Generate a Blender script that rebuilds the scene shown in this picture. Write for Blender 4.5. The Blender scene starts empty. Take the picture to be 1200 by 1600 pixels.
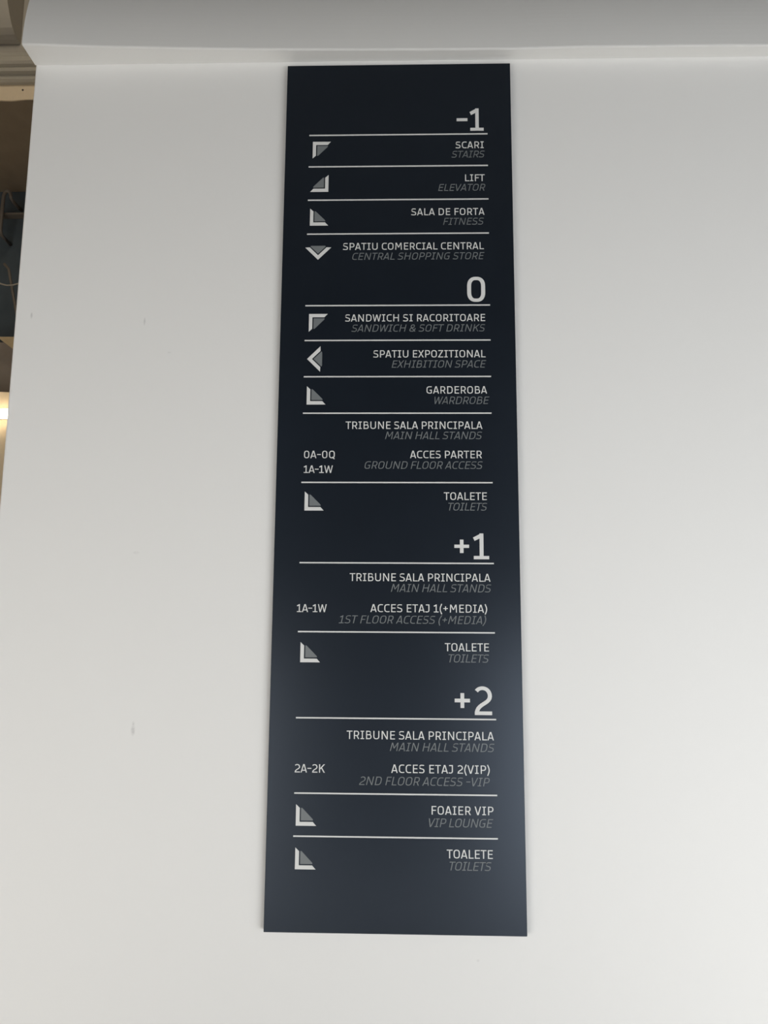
import bpy, math, random
from mathutils import Matrix, Vector

random.seed(4)
scene = bpy.context.scene
col = scene.collection
Z0 = 0.86                       # height of the board's lower edge above the floor

# ---- camera ------------------------------------------------------------------
cam_d = bpy.data.cameras.new('camera')
cam_d.sensor_fit = 'VERTICAL'
cam_d.sensor_height = 24
cam_d.lens = 24 * 1202 / 1600
cam_d.clip_start = .02
cam = bpy.data.objects.new('camera', cam_d)
col.objects.link(cam)
pitch, yaw, roll = 0.14983376, 0.02588681, 0.00663004
cp, sp = math.cos(pitch), math.sin(pitch)
right, up, fwd = Vector((1, 0, 0)), Vector((0, -sp, cp)), Vector((0, cp, sp))
r2 = right * math.cos(roll) + up * math.sin(roll)
u2 = up * math.cos(roll) - right * math.sin(roll)
M = Matrix.Rotation(yaw, 3, 'Z') @ Matrix((r2, u2, -fwd)).transposed()
cam.matrix_world = Matrix.Translation((0.01753284, -1.87237574, 0.68845102 + Z0)) @ M.to_4x4()
scene.camera = cam

# ---- light -------------------------------------------------------------------
world = bpy.data.worlds.new('world')
scene.world = world
world.use_nodes = True
world.node_tree.nodes['Background'].inputs[0].default_value = (.75, .86, 1, 1)
world.node_tree.nodes['Background'].inputs[1].default_value = .12


def rect_light(name, x0, x1, z0, z1, y, power, colour):
    d = bpy.data.lights.new(name, 'AREA')
    d.shape = 'RECTANGLE'
    d.size, d.size_y = x1 - x0, z1 - z0
    d.energy = power * d.size * d.size_y
    d.color = colour
    o = bpy.data.objects.new(name, d)
    o.location = ((x0 + x1) / 2, y, (z0 + z1) / 2)
    o.rotation_euler = (math.radians(90), 0, 0)      # shines along +Y, into the hall
    col.objects.link(o)


WIN = [(-3.4, -.84, 0.05, 1.42), (.70, 4.0, 0.05, 1.42), (-.84, .70, .03, 1.10)]     # glazed bays behind the viewer, the low middle one added to let sun in
YB = -3.0
rect_light('window_daylight', *WIN[0], YB + .05, 10.8, (1, .975, .935))
rect_light('window_daylight', *WIN[1], YB + .05, 17.0, (.95, .975, 1))
sun_d = bpy.data.lights.new('sun', 'SUN')
sun_d.energy = 7.5
sun_d.angle = .0093
sun_o = bpy.data.objects.new('sun', sun_d)
sun_o.rotation_euler = (math.radians(45), 0, 0)      # comes in over the viewer's shoulder, on to the floor by the glazing
sun_o.location = (0, -8, 6)
col.objects.link(sun_o)
rect_light('edge_reflection_panel', -3.4, -.84, 1.6, 3.3, YB + .05, .45, (.90, .96, 1))  # unseen dim panels, added to lighten the board's side edges by reflection
rect_light('edge_reflection_panel', .70, 4.0, 1.6, 3.3, YB + .05, .6, (.90, .96, 1))
far_d = bpy.data.lights.new('far_warm_fill', 'AREA')  # unseen warm fill, added to brighten the cove and frieze
far_d.size = .8
far_d.energy = 10
far_d.color = (1, .90, .74)
far_o = bpy.data.objects.new('far_warm_fill', far_d)
far_o.location = (-1.75, .75, 5.3)
far_o.rotation_euler = (math.radians(45), 0, math.radians(8))
col.objects.link(far_o)

scene.view_settings.view_transform = 'Standard'
scene.view_settings.look = 'None'
scene.view_settings.gamma = 1
scene.view_settings.use_curve_mapping = False
scene.view_settings.exposure = 0.085


# ---- materials ---------------------------------------------------------------
def mat(name, rgb, rough=.5, spec=.5, bump=0, scale=60, var=0, tint=(1, 1, 1)):
    m = bpy.data.materials.new(name)
    m.use_nodes = True
    nt = m.node_tree
    b = nt.nodes['Principled BSDF']
    b.inputs['Specular Tint'].default_value = (*tint, 1)
    b.inputs['Base Color'].default_value = (*rgb, 1)
    b.inputs['Roughness'].default_value = rough
    b.inputs['Specular IOR Level'].default_value = spec
    if bump or var:
        tc = nt.nodes.new('ShaderNodeTexCoord')
        nz = nt.nodes.new('ShaderNodeTexNoise')
        nz.inputs['Scale'].default_value = scale
        nz.inputs['Detail'].default_value = 4
        nt.links.new(tc.outputs['Object'], nz.inputs['Vector'])
        if bump:
            bp = nt.nodes.new('ShaderNodeBump')
            bp.inputs['Strength'].default_value = bump
            bp.inputs['Distance'].default_value = .002
            nt.links.new(nz.outputs['Fac'], bp.inputs['Height'])
            nt.links.new(bp.outputs['Normal'], b.inputs['Normal'])
        if var:
            mx = nt.nodes.new('ShaderNodeMix')
            mx.data_type = 'RGBA'
            mx.inputs[6].default_value = (*[c * (1 - var) for c in rgb], 1)
            mx.inputs[7].default_value = (*[min(1, c * (1 + var)) for c in rgb], 1)
            nt.links.new(nz.outputs['Fac'], mx.inputs[0])
            nt.links.new(mx.outputs[2], b.inputs['Base Color'])
    return m


def scuffs(m, spots, colour):
    """small grey scuffs with a place of their own on the painted wall"""
    nt = m.node_tree
    b = nt.nodes['Principled BSDF']
    tc = nt.nodes.new('ShaderNodeTexCoord')
    nz = nt.nodes.new('ShaderNodeTexNoise')
    nz.inputs['Scale'].default_value = 160
    nt.links.new(tc.outputs['Object'], nz.inputs['Vector'])
    total = None
    for x, z, w, h, a in spots:
        mp = nt.nodes.new('ShaderNodeMapping')
        mp.inputs['Location'].default_value = (-x / w, 0, -z / h)
        mp.inputs['Scale'].default_value = (1 / w, 0, 1 / h)
        nt.links.new(tc.outputs['Object'], mp.inputs['Vector'])
        ln = nt.nodes.new('ShaderNodeVectorMath')
        ln.operation = 'LENGTH'
        nt.links.new(mp.outputs['Vector'], ln.inputs[0])
        rg = nt.nodes.new('ShaderNodeMapRange')
        rg.inputs['From Min'].default_value = .35
        rg.inputs['From Max'].default_value = 1
        rg.inputs['To Min'].default_value = a
        rg.inputs['To Max'].default_value = 0
        nt.links.new(ln.outputs['Value'], rg.inputs['Value'])
        if total is None:
            total = rg.outputs[0]
        else:
            ad = nt.nodes.new('ShaderNodeMath')
            ad.operation = 'ADD'
            nt.links.new(total, ad.inputs[0])
            nt.links.new(rg.outputs[0], ad.inputs[1])
            total = ad.outputs[0]
    mu = nt.nodes.new('ShaderNodeMath')
    mu.operation = 'MULTIPLY'
    nt.links.new(total, mu.inputs[0])
    nt.links.new(nz.outputs['Fac'], mu.inputs[1])
    mx = nt.nodes.new('ShaderNodeMix')
    mx.data_type = 'RGBA'
    mx.inputs[6].default_value = b.inputs['Base Color'].default_value
    mx.inputs[7].default_value = (*colour, 1)
    nt.links.new(mu.outputs[0], mx.inputs[0])
    nt.links.new(mx.outputs[2], b.inputs['Base Color'])


WHITE = mat('white wall paint', (.85, .84, .815), .55, .3, .05, 120)
SIGNWALL = mat('white wall paint, scuffed', (.85, .84, .815), .55, .3, .05, 120)
BEAM = mat('beam paint greyed for shade', (.72, .712, .69), .6, .3, .06, 90)  # wall paint greyed down, the beam's shade is put into the colour
CEIL = mat('grey hall paint', (.19, .18, .165), .8, .2)
FLOOR = mat('pale stone floor', (.20, .187, .165), .16, .6, 0, 3, .08)
BOUNCE = mat('pale bounce slab', (.72, .71, .69), .5, .4, 0, 6, .06)  # for the added floor slab that brightens the board's foot
BACK = mat('dark render', (.05, .05, .055), .8, .2)
BOARD = mat('satin anthracite board', (.0092, .0125, .0182), .29, .52, 0, 9, .12, (.72, .83, 1.0))
LETTER = mat('white lettering film', (.74, .74, .72), .45, .4)
GREY = mat('grey lettering film', (.185, .20, .205), .45, .4)
FRAME = mat('window frame metal', (.08, .085, .09), .4)
BEIGE = mat('beige plaster', (.70, .575, .41), .9, .15, 0, 40, .05)
COVE = mat('greige plaster', (.38, .35, .30), .7, .3, .06, 30, .05)
MOULD = mat('stone grey moulding', (.40, .37, .31), .6, .3, .05, 80, .04)
BROWN = mat('brown boarding', (.27, .21, .145), .6, .3, .1, 12, .15)
SLATE = mat('dark slate backing', (.085, .108, .125), .5, .4, .1, 10, .25)
TAUPE = mat('taupe board', (.31, .26, .21), .6, .3, .06, 25, .1)
TIMBER = mat('raw pine', (.55, .42, .24), .6, .3, .1, 40, .1)
PIPE = mat('dull grey pipe', (.20, .17, .14), .45, .4)
CABLE = mat('pale cable', (.45, .40, .32), .5, .4)
STEEL = mat('screw steel', (.5, .5, .5), .35, .6)
DARKSCREW = mat('dark screw', (.03, .025, .02), .4, .5)
HOUSING = mat('white lamp housing', (.75, .73, .68), .4)
TUBE = bpy.data.materials.new('lit diffuser')
TUBE.use_nodes = True
_b = TUBE.node_tree.nodes['Principled BSDF']
_b.inputs['Base Color'].default_value = (.9, .88, .8, 1)
_b.inputs['Emission Color'].default_value = (1, .85, .62, 1)
_b.inputs['Emission Strength'].default_value = 15.0


# ---- mesh helpers ------------------------------------------------------------
def mesh_obj(name, verts, faces, m, parent=None, kind=None, smooth=False):
    me = bpy.data.meshes.new(name)
    me.from_pydata([tuple(v) for v in verts], [], faces)
    me.update()
    o = bpy.data.objects.new(name, me)
    for k in (m if isinstance(m, (list, tuple)) else [m]):
        me.materials.append(k)
    if smooth:
        for p in me.polygons:
            p.use_smooth = True
    col.objects.link(o)
    if parent:
        o.parent = parent
    if kind:
        o['kind'] = kind
    return o


class MB:
    def __init__(self):
        self.v, self.f = [], []

    def box(self, x0, x1, y0, y1, z0, z1):
        n = len(self.v)
        self.v += [(x, y, z) for x in (x0, x1) for y in (y0, y1) for z in (z0, z1)]
        self.f += [tuple(n + i for i in q) for q in ((0, 1, 3, 2), (4, 6, 7, 5), (0, 4, 5, 1), (2, 3, 7, 6), (0, 2, 6, 4), (1, 5, 7, 3))]
        return self

    def loft(self, rings, closed=True, caps=True):
        n0 = len(self.v)
        k = len(rings[0])
        for r in rings:
            self.v += list(r)
        for i in range(len(rings) - 1):
            for j in range(k if closed else k - 1):
                a, b = n0 + i * k + j, n0 + i * k + (j + 1) % k
                self.f.append((a, b, b + k, a + k))
        if caps:
            self.f.append(tuple(n0 + j for j in reversed(range(k))))
            self.f.append(tuple(n0 + (len(rings) - 1) * k + j for j in range(k)))
        return self

    def prism(self, poly, yf, yb):
        """flat outline (x, z) given thickness along Y"""
        a = sum(p[0] * q[1] - q[0] * p[1] for p, q in zip(poly, poly[1:] + poly[:1]))
        if a < 0:
            poly = poly[::-1]
        n, k = len(self.v), len(poly)
        self.v += [(x, yf, z) for x, z in poly] + [(x, yb, z) for x, z in poly]
        self.f.append(tuple(n + i for i in range(k)))
        self.f.append(tuple(n + k + i for i in reversed(range(k))))
        for i in range(k):
            j = (i + 1) % k
            self.f.append((n + j, n + i, n + k + i, n + k + j))
        return self

    def tube(self, pts, rad, sides=12):
        pts = [Vector(p) for p in pts]
        rings = []
        for i, p in enumerate(pts):
            t = (pts[min(i + 1, len(pts) - 1)] - pts[max(i - 1, 0)]).normalized()
            a = t.cross(Vector((0, 1, 0)))
            a = (a if a.length > .1 else t.cross(Vector((1, 0, 0)))).normalized()
            b = t.cross(a)
            rings.append([tuple(p + (a * math.cos(s) + b * math.sin(s)) * rad) for s in [2 * math.pi * q / sides for q in range(sides)]])
        return self.loft(rings)

    def build(self, name, m, parent=None, kind=None, smooth=False):
        return mesh_obj(name, self.v, self.f, m, parent, kind, smooth)


def tag(o, label, cat, group=None):
    o['label'] = label
    o['category'] = cat
    if group:
        o['group'] = group
    return o


def empty(name, loc):
    o = bpy.data.objects.new(name, None)
    o.location = loc
    o.empty_display_size = .1
    col.objects.link(o)
    return o


def bevel(o, w, seg=2):
    md = o.modifiers.new('bevel', 'BEVEL')
    md.width = w
    md.segments = seg
    md.limit_method = 'ANGLE'
    return o


# ---- the hall: sign wall, floor, ceiling, window wall --------------------------
XL = -1.003                      # free left end of the sign wall
HC = 3.90                        # ceiling height
# scuffs on the white wall (x, z, half width, half height, strength)
scuffs(SIGNWALL, [(-.9585, 2.352, .0035, .011, .75), (-.659, 2.335, .0030, .013, .75), (-.590, 2.25, .006, .003, .3), (-.632, 1.302, .006, .016, .8),
                  (-.632, 1.318, .004, .006, .5), (-.648, 1.73, .010, .005, .25), (.19, .80, .004, .004, .3)], (.42, .41, .40))
bevel(MB().box(XL, 4.2, .02, .27, 0, HC).build('wall_front', SIGNWALL, kind='structure'), .006, 3)

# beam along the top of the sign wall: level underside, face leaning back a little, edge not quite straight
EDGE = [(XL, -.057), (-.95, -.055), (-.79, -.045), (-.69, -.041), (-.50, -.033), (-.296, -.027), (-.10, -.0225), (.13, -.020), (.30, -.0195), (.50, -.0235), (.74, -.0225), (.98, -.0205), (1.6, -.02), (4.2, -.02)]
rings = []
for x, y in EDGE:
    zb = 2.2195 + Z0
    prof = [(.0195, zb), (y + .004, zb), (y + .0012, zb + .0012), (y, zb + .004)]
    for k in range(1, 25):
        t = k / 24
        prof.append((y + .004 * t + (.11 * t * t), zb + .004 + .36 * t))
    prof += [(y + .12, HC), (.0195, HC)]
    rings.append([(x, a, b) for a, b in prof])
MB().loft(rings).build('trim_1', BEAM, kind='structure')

MB().box(-4.6, 4.2, YB - .3, 4.2, -.2, 0).build('floor', FLOOR, kind='structure')
MB().box(-4.6, 4.2, YB - .3, .27, HC, HC + .2).build('ceiling', CEIL, kind='structure')
MB().box(-3.4, 4.0, YB + .02, -2.15, 0, .006).build('floor_bounce_slab', BOUNCE, kind='structure')  # unseen pale slab, added to throw light on the board's lower end
MB().box(4.2, 4.4, YB - .3, 2.22, 0, 5.6).build('wall_right', BACK, kind='structure')
MB().box(-4.8, -4.6, YB - .3, 4.2, 0, 5.4).build('wall_left', BEIGE, kind='structure')
b = MB()
b.box(-4.6, WIN[0][0], YB - .3, YB, 0, HC).box(WIN[1][1], 4.2, YB - .3, YB, 0, HC)
for w in WIN[:2]:
    b.box(w[0], w[1], YB - .3, YB, 0, w[2]).box(w[0], w[1], YB - .3, YB, w[3], 1.6).box(w[0], w[1], YB - .3, YB, 3.3, HC)
b.build('wall_back', CEIL, kind='structure')
w = WIN[2]
MB().box(w[0], w[1], YB - .3, YB, 0, w[2]).box(w[0], w[1], YB - .3, YB, w[3], HC).build('wall_reflection_pier', BACK, kind='structure')  # unseen dark pier, added to darken the middle of the board's reflection
for i, w in enumerate(WIN):
    f = MB()
    t = .05
    f.box(w[0], w[0] + t, YB - .2, YB - .12, w[2], w[3]).box(w[1] - t, w[1], YB - .2, YB - .12, w[2], w[3])
    f.box(w[0], w[1], YB - .2, YB - .12, w[2], w[2] + t).box(w[0], w[1], YB - .2, YB - .12, w[3] - t, w[3])
    n = (2, 3, 2)[i]
    for k in range(1, n):
        x = w[0] + (w[1] - w[0]) * k / n
        f.box(x - t / 2, x + t / 2, YB - .2, YB - .12, w[2], w[3])
    f.build('window_%d' % (i + 1), FRAME, kind='structure')

# ---- the space beyond the wall's left end --------------------------------------
YF = 2.0
random.seed(7)


def wavy(x0, x1, z, amp, n=60):
    out, d = [], 0.
    for i in range(n + 1):
        x = x0 + (x1 - x0) * i / n
        d = d * .55 + random.uniform(-amp, amp)
        out.append((x, z + d + amp * math.sin(x * 9.3)))
    return out


OX0, OX1 = -3.9, -1.4            # rough opening in the beige far wall
lo, hi = wavy(OX0, OX1, 1.910 + Z0, .004), wavy(OX0, OX1, 3.615 + Z0, .006)
f = MB()
f.prism([(-4.6, 0), (4.2, 0), (4.2, 1.910 + Z0), (OX1, 1.910 + Z0)] + lo[::-1] + [(OX0, 1.910 + Z0), (-4.6, 1.910 + Z0)], YF, YF + .22)
f.prism([(-4.6, 4.70), (4.2, 4.70), (4.2, 3.615 + Z0), (OX1, 3.615 + Z0)] + hi[::-1] + [(OX0, 3.615 + Z0), (-4.6, 3.615 + Z0)], YF, YF + .008)
f.box(-4.6, OX0, YF, YF + .22, 1.910 + Z0, 3.615 + Z0).box(OX1, 4.2, YF, YF + .22, 1.910 + Z0, 3.615 + Z0)
f.build('wall_far', BEIGE, kind='structure')
# shell of the opening: slate back, brown soffit and cheeks
MB().box(OX0 - .1, OX1 + .1, 2.80, 2.95, 1.7 + Z0, 3.8 + Z0).build('wall_recess', SLATE, kind='structure')
n = MB()
n.v = [(OX0 - .1, YF + .008, 4.500), (OX1 + .1, YF + .008, 4.500), (OX1 + .1, 2.8, 4.398), (OX0 - .1, 2.8, 4.398),
       (OX0 - .1, YF + .008, 4.64), (OX1 + .1, YF + .008, 4.64), (OX1 + .1, 2.8, 4.64), (OX0 - .1, 2.8, 4.64)]
n.f = [(0, 1, 2, 3), (7, 6, 5, 4), (0, 4, 5, 1), (1, 5, 6, 2), (2, 6, 7, 3), (3, 7, 4, 0)]
n.build('ceiling_recess', BROWN, kind='structure')
MB().box(OX0 - .1, OX1 + .1, YF + .22, 2.8, 2.62, 2.74).build('floor_recess', BROWN, kind='structure')
MB().box(OX0 - .1, OX0, YF + .22, 2.8, 2.74, 4.40).build('wall_recess_left', BROWN, kind='structure')
MB().box(OX1, OX1 + .1, YF + .22, 2.8, 2.74, 4.40).build('wall_recess_right', BROWN, kind='structure')

# cornice with its reeded profile, frieze and the cove above it
prof = [(YF, 4.560), (YF - .018, 4.562), (YF - .030, 4.572), (YF - .020, 4.584), (YF - .020, 4.604), (YF - .046, 4.610), (YF - .052, 4.622), (YF - .046, 4.634),
        (YF - .064, 4.640), (YF - .074, 4.652), (YF - .074, 4.676), (YF - .062, 4.690), (YF - .070, 4.706), (YF, 4.712)]
MB().loft([[(x, y - .001, z) for y, z in prof] for x in (-4.6, 0)]).build('trim_2', MOULD, kind='structure')
MB().box(-4.6, 4.2, YF, YF + .22, 4.70, 5.60).build('wall_frieze', COVE, kind='structure')
cv = [(YF - .004, 4.8125), (1.964, 4.8137), (1.934, 4.8204), (1.902, 4.8375), (1.8725, 4.871), (1.8495, 4.906), (1.830, 4.944), (1.805, 5.01), (1.775, 5.10), (1.74, 5.22), (1.70, 5.41)]
ring_a = cv + [(YF - .004, 5.41)]
MB().loft([[(x, y, z) for y, z in ring_a] for x in (-4.6, -2.165)]).build('trim_3', COVE, kind='structure', smooth=False)
MB().box(-4.6, 4.2, .27, 4.2, 5.42, 5.6).build('ceiling_far', COVE, kind='structure')
MB().box(-4.6, 4.2, .15, .27, HC + .2, 5.6).build('wall_upper', COVE, kind='structure')

# lamp under the opening
lamp = tag(empty('wall_lamp', (-2.62, YF, 2.60)), 'lit linear wall lamp on the beige wall past the white wall end', 'lamp')
bevel(MB().box(-.60, .60, -.030, -.0005, .0185, .0645).build('housing', HOUSING, lamp), .004)
tb = MB()
tb.loft([[(x, -.0305 - .024 * math.cos(a), .0415 + .0265 * math.sin(a)) for a in [math.pi * (k / 10 - .5) for k in range(11)]] for x in (-.60, .60)])
tb.build('diffuser', TUBE, lamp, smooth=False)
for s in (-1, 1):
    MB().box(min(s * .60, s * .62), max(s * .60, s * .62), -.056, -.0005, .012, .071).build('end_cap', HOUSING, lamp)

# odds and ends inside the opening
tag(MB().tube([(-2.50, 2.62, 3.80), (-2.469, 2.62, 3.765), (-2.42, 2.61, 3.585), (-2.373, 2.60, 3.419), (-2.33, 2.60, 3.20), (-2.33, 2.60, 2.745)], .0085).build('pipe', PIPE, smooth=True),
    'thin slanting grey-brown pipe crossing the dark wall opening', 'pipe')
tag(MB().tube([(-2.86, 2.60, 4.41), (-2.80, 2.59, 4.12), (-2.73, 2.58, 3.90)] + [(-2.66 + .035 * k, 2.58, 3.79 - .20 * math.sin(min(1, k / 8) * math.pi / 2) + .0009 * k * k) for k in range(0, 14)] + [(-2.12, 2.59, 3.86), (-2.05, 2.60, 4.12), (-2.02, 2.61, 4.41)], .005, 8).build('cable', CABLE, smooth=True),
    'thin pale cable sagging across the dark wall opening', 'cable')
tag(MB().tube([(-2.514, 2.795, 4.262), (-2.515, 2.70, 4.262)] + [(-2.54 + .024 * math.cos(a), 2.66, 4.27 + .05 * math.sin(a)) for a in [math.pi * k / 10 for k in range(11)]] + [(-2.566, 2.66, 4.05), (-2.566, 2.675, 4.025), (-2.566, 2.795, 4.02)], .011).build('conduit', PIPE, smooth=True),
    'short bent brown conduit high in the dark wall opening', 'conduit')
tag(MB().box(OX0 + .001, OX1 - .001, 2.69, 2.74, 4.172, 4.186).build('rail', PIPE), 'narrow level rail behind the bent conduit in the opening', 'rail')
bm_ = MB().prism([(-2.305, 3.177), (-1.9, 3.177), (-1.9, 2.84), (-2.18, 3.084)], 2.26, 2.33)
tag(bm_.build('timber_piece', TIMBER), 'pale wedge of raw timber above the taupe board in the opening', 'timber')
tag(MB().box(-3.7, -1.5, 2.34, 2.37, 2.7405, 3.174).build('board', TAUPE), 'wide taupe board closing the lower part of the wall opening', 'board')
for nm, x, z, y, r, m_, lb in (('screw', -2.395, 3.765, 2.795, .006, STEEL, 'tiny bright screw head upper right in the dark wall opening'),
                               ('screw', -2.39, 3.386, 2.795, .006, STEEL, 'tiny bright screw head beside the slanting pipe in the opening'),
                               ('wall_plug', -2.131, 4.528, YF - .001, .0055, DARKSCREW, 'small dark plug hole in beige band under the cornice')):
    o = MB().loft([[(x + rr * math.cos(a), yy, z + rr * math.sin(a)) for a in [2 * math.pi * k / 12 for k in range(12)]] for yy, rr in ((y + .004, r), (y - .001, r), (y - .003, r * .6))]).build(nm, m_)
    tag(o, lb, nm.replace('_', ' '))

# ---- the directory board -------------------------------------------------------
W, H, T = .600, 2.1925, .0195
sign = tag(empty('directory_sign', (0, 0, Z0)), 'tall dark anthracite directory sign with white floor listings on white wall', 'sign')
bevel(MB().box(-W / 2, W / 2, 0, T, 0, H).build('panel', BOARD, sign), .0012, 2)
LT = .0008                       # thickness of the applied lettering

# ---- lettering: stroke alphabet, cap height 1 -------------------------------
def arc(cx, cy, rx, ry, a0, a1, n=8, e=2.35):
    out = []
    for i in range(n + 1):
        a = math.radians(a0 + (a1 - a0) * i / n)
        c, s = math.cos(a), math.sin(a)
        out.append((cx + rx * math.copysign(abs(c) ** (2 / e), c), cy + ry * math.copysign(abs(s) ** (2 / e), s)))
    return out


def ring(x0, y0, x1, y1, rx, ry):
    return (arc(x1 - rx, y1 - ry, rx, ry, 0, 90) + arc(x0 + rx, y1 - ry, rx, ry, 90, 180)
            + arc(x0 + rx, y0 + ry, rx, ry, 180, 270) + arc(x1 - rx, y0 + ry, rx, ry, 270, 360))


def glyph(ch, w):
    """returns (ink width, left bearing, right bearing, items); items: ('s', points, closed) or ('p', polygon)"""
    h = w / 2
    v = w * .92          # thickness of horizontals
    k = v / 2
    S = lambda p, c=False: ('s', p, c)
    P = lambda *p: ('p', list(p))
    bar = lambda x0, x1, y: P((x0, y - k), (x1, y - k), (x1, y + k), (x0, y + k))
    stem = lambda x, y0=0, y1=1: P((x - h, y0), (x + h, y0), (x + h, y1), (x - h, y1))

    def diag(xa, ya, xb, yb, t=1.0):      # slanted limb cut level at both ends, xa/xb are its centre there
        dx, dy = xb - xa, yb - ya
        g = h * t * math.hypot(dx, dy) / abs(dy)
        return P((xa - g, ya), (xa + g, ya), (xb + g, yb), (xb - g, yb))
    if ch in 'O0Q':
        W = .62 if ch == '0' else .68
        it = [S(ring(h, k, W - h, 1 - k, W / 2 - h - .02, .32), True)]
        if ch == 'Q':
            it.append(P((W * .52, .16), (W * .70, .20), (W * 1.02, -.10), (W * .80, -.12)))
        return W, .09, .09, it
    if ch == 'C':
        W = .60
        return W, .09, .05, [S([(W, 1 - k - .02), (W * .72, 1 - k)] + arc(h + .30, 1 - k - .33, .30, .33, 90, 180)
                               + arc(h + .30, k + .33, .30, .33, 180, 270) + [(W * .72, k), (W, k + .02)])]
    if ch == 'G':
        W = .64
        return W, .09, .11, [S([(W - .02, 1 - k - .02), (W * .72, 1 - k)] + arc(h + .31, 1 - k - .33, .31, .33, 90, 180)
                               + arc(h + .31, k + .33, .31, .33, 180, 270) + [(W * .75, k), (W - h, k + .05), (W - h, .47), (W * .56, .47)])]
    if ch == 'S':
        W = .60
        r = .20
        return W, .06, .07, [S([(W - .05, 1 - k - .03), (W * .66, 1 - k)] + arc(h + r, 1 - k - .22, r, .22, 90, 180)
                               + arc(h + r, .535 + .215, r, .215, 180, 248)
                               + arc(W - h - r, k + .21, r, .22, 68, 0) + arc(W - h - r, k + .21, r, .21, 0, -90) + [(W * .36, k), (.0, k + .04)])]
    if ch == 'D':
        W = .66
        return W, .13, .09, [S([(h, k), (h, 1 - k)] + arc(W - h - .30, 1 - k - .36, .30, .36, 90, 0) + arc(W - h - .30, k + .36, .30, .36, 0, -90), True)]
    if ch == 'B':
        W = .61
        return W, .13, .08, [S([(h, k), (h, 1 - k)] + arc(W - .05 - h - .19, 1 - k - .215, .19, .215, 90, 0) + arc(W - .05 - h - .19, .53 + .215, .19, .215, 0, -90) + [(h, .53)]),
                             S([(h, k), (h, .53), (h + .1, .53)] + arc(W - h - .21, .53 - .225, .21, .225, 90, 0) + arc(W - h - .21, k + .225, .21, .225, 0, -90), True)]
    if ch in 'PR':
        W = .59 if ch == 'P' else .61
        X = W if ch == 'P' else W - .03
        it = [stem(h), S([(h, 1 - k)] + arc(X - h - .24, 1 - k - .255, .24, .255, 90, 0) + arc(X - h - .24, .42 + .255, .24, .255, 0, -90) + [(h, .42)])]
        if ch == 'R':
            it.append(diag(W - h * 1.15, 0, W * .52, .45))
        return W, .13, .05, it
    if ch == 'E':
        W = .53
        return W, .13, .07, [stem(h), bar(h, W, 1 - k), bar(h, W - .04, .52), bar(h, W, k)]
    if ch == 'F':
        W = .52
        return W, .13, .03, [stem(h), bar(h, W, 1 - k), bar(h, W - .05, .50)]
    if ch == 'H':
        W = .68
        return W, .13, .13, [stem(h), stem(W - h), bar(h, W - h, .52)]
    if ch == 'I':
        W = .40
        return W, .08, .08, [stem(W / 2), bar(0, W, 1 - k), bar(0, W, k)]
    if ch == 'J':
        W = .47
        return W, .04, .11, [S([(.06, 1 - k), (W - h, 1 - k), (W - h, k + .24)] + arc(W - h - .22, k + .24, .22, .24, 0, -90) + [(.0, k + .02)])]
    if ch == 'L':
        W = .52
        return W, .13, .02, [stem(h), bar(h, W, k)]
    if ch == 'T':
        W = .64
        return W, .02, .02, [stem(W / 2), bar(0, W, 1 - k)]
    if ch == 'U':
        W = .67
        return W, .12, .12, [S([(h, 1), (h, k + .28)] + arc(h + .26, k + .28, .26, .28, 180, 270) + arc(W - h - .26, k + .28, .26, .28, 270, 360) + [(W - h, 1)])]
    if ch == 'N':
        W = .69
        return W, .13, .13, [stem(h), stem(W - h), diag(h * 1.25, 1, W - h * 1.25, 0, .95)]
    if ch == 'M':
        W = .82
        return W, .12, .12, [diag(h + .0, 0, h + .04, 1, .95), diag(W - h, 0, W - h - .04, 1, .95), diag(h + .07, 1, W / 2, .32, .9), diag(W - h - .07, 1, W / 2, .32, .9)]
    if ch == 'A':
        W = .72
        g = h * 1.08
        return W, .02, .02, [diag(g, 0, W / 2 - h * .35, 1), diag(W - g, 0, W / 2 + h * .35, 1), bar(W * .22, W * .78, .27)]
    if ch == 'V':
        W = .72
        g = h * 1.08
        return W, .02, .02, [diag(g, 1, W / 2 - h * .25, 0), diag(W - g, 1, W / 2 + h * .25, 0)]
    if ch == 'W':
        W = 1.02
        g = h * 1.05
        return W, .03, .03, [diag(g, 1, W * .26, 0, .92), diag(W * .5, .98, W * .27, 0, .92), diag(W * .5, .98, W * .73, 0, .92), diag(W - g, 1, W * .74, 0, .92)]
    if ch == 'K':
        W = .66
        return W, .13, .02, [stem(h), diag(h * 1.6, .42, W - h * 1.35, 1), diag(W - h * 1.3, 0, W * .40, .60)]
    if ch == 'X':
        W = .68
        return W, .03, .03, [diag(h * 1.15, 0, W - h * 1.25, 1), diag(W - h * 1.15, 0, h * 1.25, 1)]
    if ch == 'Z':
        W = .62
        return W, .06, .06, [bar(.03, W - .01, 1 - k), bar(0, W, k), diag(h * 1.2, k, W - h * 1.3, 1 - k)]
    if ch == '&':
        W = .74
        return W, .07, .04, [S(arc(.30, 1 - k - .20, .19, .20, -60, 90) + arc(.30, 1 - k - .20, .19, .20, 90, 215) + [(W - .03, .02)]),
                             S([(.40, .60), (.16, .46)] + arc(h + .20, k + .22, .20, .22, 150, 270) + arc(.38, k + .26, .22, .26, 270, 345) + [(W - h - .02, .46)])]
    if ch == '1':
        W = .56
        X = W * .53
        return W, .05, .05, [stem(X), bar(.02, W, k), P((0, .84), (.055, .84 - w * .95), (X, .84), (X + h, 1), (X - h * .3, 1))]
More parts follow.
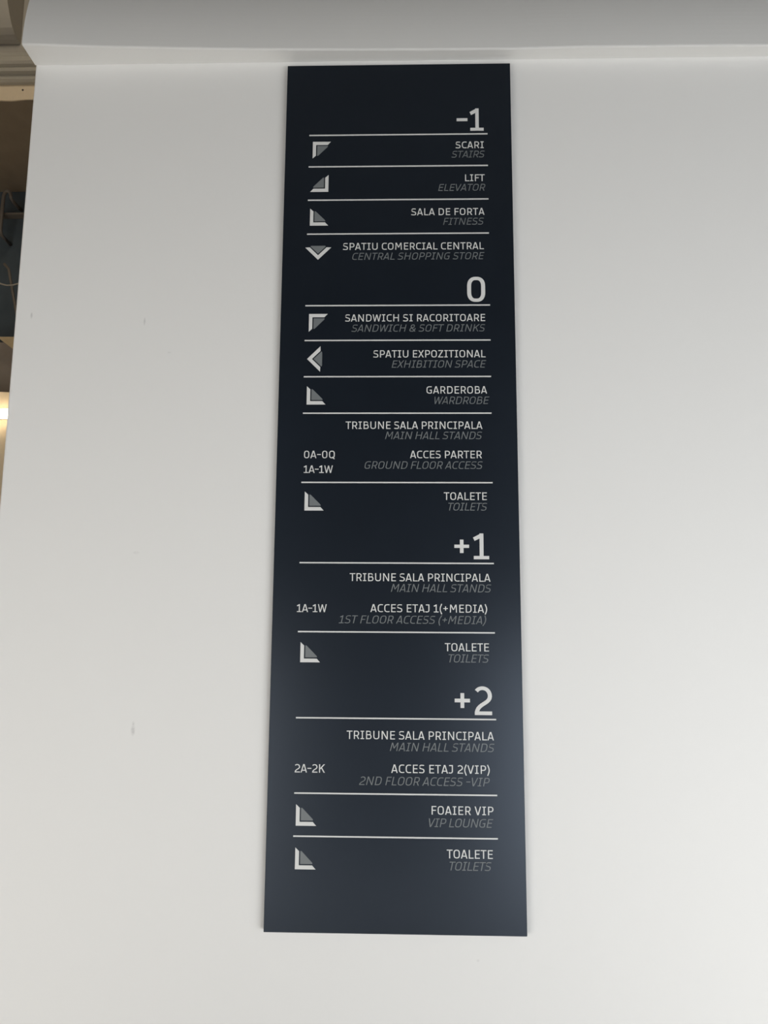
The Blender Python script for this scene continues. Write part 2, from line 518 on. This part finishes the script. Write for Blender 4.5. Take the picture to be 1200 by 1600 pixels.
    if ch == '2':
        W = .60
        X, Y0, x1, y1 = W - h, 1 - k - .28, h + .012, k
        bz = []
        for i in range(1, 11):
            t = i / 10
            bz.append(((1 - t) ** 3 * X + 3 * (1 - t) ** 2 * t * X + 3 * (1 - t) * t * t * (x1 + .01) + t ** 3 * x1,
                       (1 - t) ** 3 * Y0 + 3 * (1 - t) ** 2 * t * (Y0 - .27) + 3 * (1 - t) * t * t * (y1 + .34) + t ** 3 * y1))
        return W, .06, .06, [S(arc(W * .46, Y0, W * .54 - h, .28, 142, 0, 12, 2.1) + bz), bar(.012, W, k)]
    if ch == '-':
        return .44, .04, .04, [bar(0, .44, .50)]
    if ch == '+':
        W = .52
        return W, .09, .09, [bar(0, W, .50), P((W / 2 - k, .5 - W / 2), (W / 2 + k, .5 - W / 2), (W / 2 + k, .5 + W / 2), (W / 2 - k, .5 + W / 2))]
    if ch in '()':
        W = .28
        p = [(W - h * .7, 1.08)] + [(h + .005 + .10 * abs(t) ** 2, .43 + t * .44) for t in (1, .75, .5, .25, 0, -.25, -.5, -.75, -1)] + [(W - h * .7, -.22)]
        if ch == ')':
            p = [(W - x, y) for x, y in p]
        return W, .06, .04, [S(p)]
    return .30, .0, .0, []          # word space


def layout(text, w):
    x, out, first, last = 0., [], None, 0
    for ch in text:
        W, lb, rb, it = glyph(ch, w)
        x += lb
        if it:
            out.append((x, it))
            first = x if first is None else first
            last = x + W
        x += W + rb
    return first, last, out


def stroke_polys(pts, closed, w, wv):
    """ribbon of quads around a centre line; w is the width of uprights, wv of level runs"""
    p = []
    for q in pts:
        if not p or math.dist(p[-1], q) > 1e-4:
            p.append(q)
    if closed and math.dist(p[0], p[-1]) < 1e-4:
        p.pop()
    n = len(p)
    L, R = [], []
    for i in range(n):
        a = p[i - 1] if (i or closed) else None
        c = p[(i + 1) % n] if (i < n - 1 or closed) else None
        d = []
        for s, e in ((a, p[i]), (p[i], c)):
            if s and e:
                l = math.dist(s, e)
                d.append(((e[0] - s[0]) / l, (e[1] - s[1]) / l))
        if len(d) == 1:
            d = d * 2
        n1, n2 = (-d[0][1], d[0][0]), (-d[1][1], d[1][0])
        mx, my = n1[0] + n2[0], n1[1] + n2[1]
        ln = math.hypot(mx, my) or 1
        mx, my = mx / ln, my / ln
        cosh = max(.45, mx * n1[0] + my * n1[1])
        g = (w * abs(mx) ** 2 + wv * abs(my) ** 2) / 2 / cosh if cosh > .9 else (w / 2) / cosh
        L.append((p[i][0] + mx * g, p[i][1] + my * g))
        R.append((p[i][0] - mx * g, p[i][1] - my * g))
    return [[L[i], L[(i + 1) % n], R[(i + 1) % n], R[i]] for i in range(n if closed else n - 1)]


def lettering(name, text, xr, z, width, cap, skew, w, m):
    """one line of lettering, right end at xr, baseline at z (metres on the board)"""
    first, last, gl = layout(text, w)
    nat = last - first + skew
    big = cap > .03
    sx = width / nat if big else cap * 1.116
    extra = 0 if big or len(gl) < 2 else (width - nat * sx) / (len(text) - 1)
    if not big and abs(extra) > .0012:
        sx *= width / (nat * sx)
        extra = 0
    mb = MB()
    x0 = xr - width
    k = 0
    seen = 0
    idx = [i for i, c in enumerate(text) if c != ' ']
    for (gx, items), i in zip(gl, idx):
        for it in items:
            lift = LT + 4e-5 * items.index(it)
            polys = stroke_polys(it[1], it[2], w, w * .92) if it[0] == 's' else [it[1]]
            for pl in polys:
                mb.prism([(x0 + (gx - first + skew * py + px) * sx + extra * i, z + py * cap) for px, py in pl], -lift, 0)
    o = mb.build(name, m, sign)
    o['label'] = ('white' if m is LETTER else 'grey slanted') + ' lettering reading ' + text
    return o


TEXTS = [   # words, style, right end, baseline, width, cap height (mm on the board)
    ('SCARI', 'w', 226.1, 1944.5, 73.8, 18.9),
    ('STAIRS', 'g', 229.6, 1917.9, 88.8, 18.9),
    ('LIFT', 'w', 227.6, 1850.2, 51.3, 18.9),
    ('ELEVATOR', 'g', 230.6, 1823.2, 124.9, 18.9),
    ('SALA DE FORTA', 'w', 225.8, 1755.1, 190.5, 18.9),
    ('FITNESS', 'g', 225.0, 1727.9, 106.8, 18.9),
    ('SPATIU COMERCIAL CENTRAL', 'w', 223.0, 1659.7, 364.9, 18.9),
    ('CENTRAL SHOPPING STORE', 'g', 224.2, 1632.2, 343.2, 18.9),
    ('SANDWICH SI RACORITOARE', 'w', 223.7, 1464.1, 357.4, 18.9),
    ('SANDWICH & SOFT DRINKS', 'g', 224.5, 1436.7, 341.9, 18.9),
    ('SPATIU EXPOZITIONAL', 'w', 223.6, 1367.9, 284.3, 18.9),
    ('EXHIBITION SPACE', 'g', 224.9, 1341.0, 238.8, 18.9),
    ('GARDEROBA', 'w', 226.0, 1272.9, 151.9, 18.9),
    ('WARDROBE', 'g', 231.6, 1245.8, 141.5, 18.9),
    ('TRIBUNE SALA PRINCIPALA', 'w', 213.2, 1181.5, 341.8, 18.9),
    ('MAIN HALL STANDS', 'g', 213.3, 1155.3, 242.9, 18.9),
    ('ACCES PARTER', 'w', 211.1, 1106.7, 178.2, 18.9),
    ('GROUND FLOOR ACCESS', 'g', 214.0, 1079.7, 295.4, 18.9),
    ('0A-0Q', 'w', -154.7, 1106.4, 76.8, 18.9),
    ('1A-1W', 'w', -158.9, 1068.9, 72.9, 18.9),
    ('TOALETE', 'w', 221.9, 1001.6, 105.5, 18.9),
    ('TOILETS', 'g', 223.6, 975.4, 100.4, 18.9),
    ('TRIBUNE SALA PRINCIPALA', 'w', 227.9, 801.3, 341.3, 18.9),
    ('MAIN HALL STANDS', 'g', 230.6, 775.6, 243.7, 18.9),
    ('1A-1W', 'w', -168.1, 725.7, 72.7, 18.9),
    ('ACCES ETAJ 1(+MEDIA)', 'w', 219.2, 726.7, 281.5, 18.9),
    ('1ST FLOOR ACCESS (+MEDIA)', 'g', 218.4, 699.5, 357.2, 18.9),
    ('TOALETE', 'w', 222.1, 635.0, 105.3, 18.9),
    ('TOILETS', 'g', 222.8, 608.7, 101.0, 18.9),
    ('TRIBUNE SALA PRINCIPALA', 'w', 230.8, 429.5, 346.2, 18.9),
    ('MAIN HALL STANDS', 'g', 232.8, 403.0, 246.4, 18.9),
    ('2A-2K', 'w', -165.6, 352.2, 71.4, 18.9),
    ('ACCES ETAJ 2(VIP)', 'w', 220.1, 353.6, 230.1, 18.9),
    ('2ND FLOOR ACCESS -VIP', 'g', 220.8, 325.7, 306.3, 18.9),
    ('FOAIER VIP', 'w', 227.3, 261.6, 143.0, 18.9),
    ('VIP LOUNGE', 'g', 226.4, 234.1, 152.8, 18.9),
    ('TOALETE', 'w', 224.4, 165.9, 105.7, 18.9),
    ('TOILETS', 'g', 222.1, 139.7, 100.6, 18.9),
    ('-1', 'n', 226.7, 1994.7, 71.3, 64.7),
    ('0', 'n', 224.9, 1515.9, 46.2, 67.7),
    ('+1', 'n', 225.6, 855.5, 84.3, 63.2),
    ('+2', 'n', 227.5, 487.1, 87.9, 66.2),
]

for words, style, xr, z, width, cap in TEXTS:
    lettering('floor_number' if style == 'n' else 'lettering', words, xr / 1000, z / 1000, width / 1000, cap / 1000,
              .2 if style == 'g' else 0, {'w': .120, 'g': .102, 'n': .138}[style], GREY if style == 'g' else LETTER)

for z in (1985.5, 1894.6, 1799.5, 1704.2, 1507.2, 1413.5, 1317.4, 1222.0, 1045.0, 845.4, 678.9, 477.1, 305.7, 209.9):
    MB().box(-.2367, .2367, -LT, 0, z / 1000 - .00165, z / 1000 + .00165).build('divider_line', LETTER, sign)

ARROWS = [('ul', -226.6, 1966.6), ('dr', -183.2, 1823.2), ('dl', -230.0, 1728.0), ('d', -206.8, 1632.9), ('ul', -226.7, 1484.7), ('l', -229.4, 1364.4),
          ('dl', -228.1, 1244.6), ('dl', -227.6, 974.3), ('dl', -229.7, 606.3), ('dl', -231.6, 233.0), ('dl', -231.2, 137.3)]
ANG = {'dl': 0, 'dr': 90, 'ul': -90, 'd': 45, 'l': -45}
WAY = {'dl': 'down left', 'dr': 'down right', 'ul': 'up left', 'd': 'down', 'l': 'left'}
A, TB, G = .0477, .0088, .0030
for way, ax, az in ARROWS:
    a = math.radians(ANG[way])
    rot = lambda p: (ax / 1000 + p[0] * math.cos(a) - p[1] * math.sin(a), az / 1000 + p[0] * math.sin(a) + p[1] * math.cos(a))
    s = 1
    L1 = [(0, 0), (A, 0), (A - TB * .92, TB), (TB, TB)]
    L2 = [(0, 0), (TB, TB), (TB, A - TB * .92), (0, A)]
    q = TB + G
    e = A - .0075
    tri = [(q, q), (e - .0006, q), (e, q + .0012), (e - .0010, q + .0034), (q + .0034, e - .0010), (q + .0012, e), (q, e - .0006)]
    mb = MB()
    for pl in (L1, L2):
        mb.prism([rot(p) for p in pl], -LT, 0)
    ar = mb.build('arrow', LETTER, sign)
    ar['label'] = 'white arrow pointing ' + WAY[way]
    t = MB().prism([rot(p) for p in tri], -LT, 0).build('arrow_fill', GREY, ar)
    t['label'] = 'grey triangle inside the arrow'
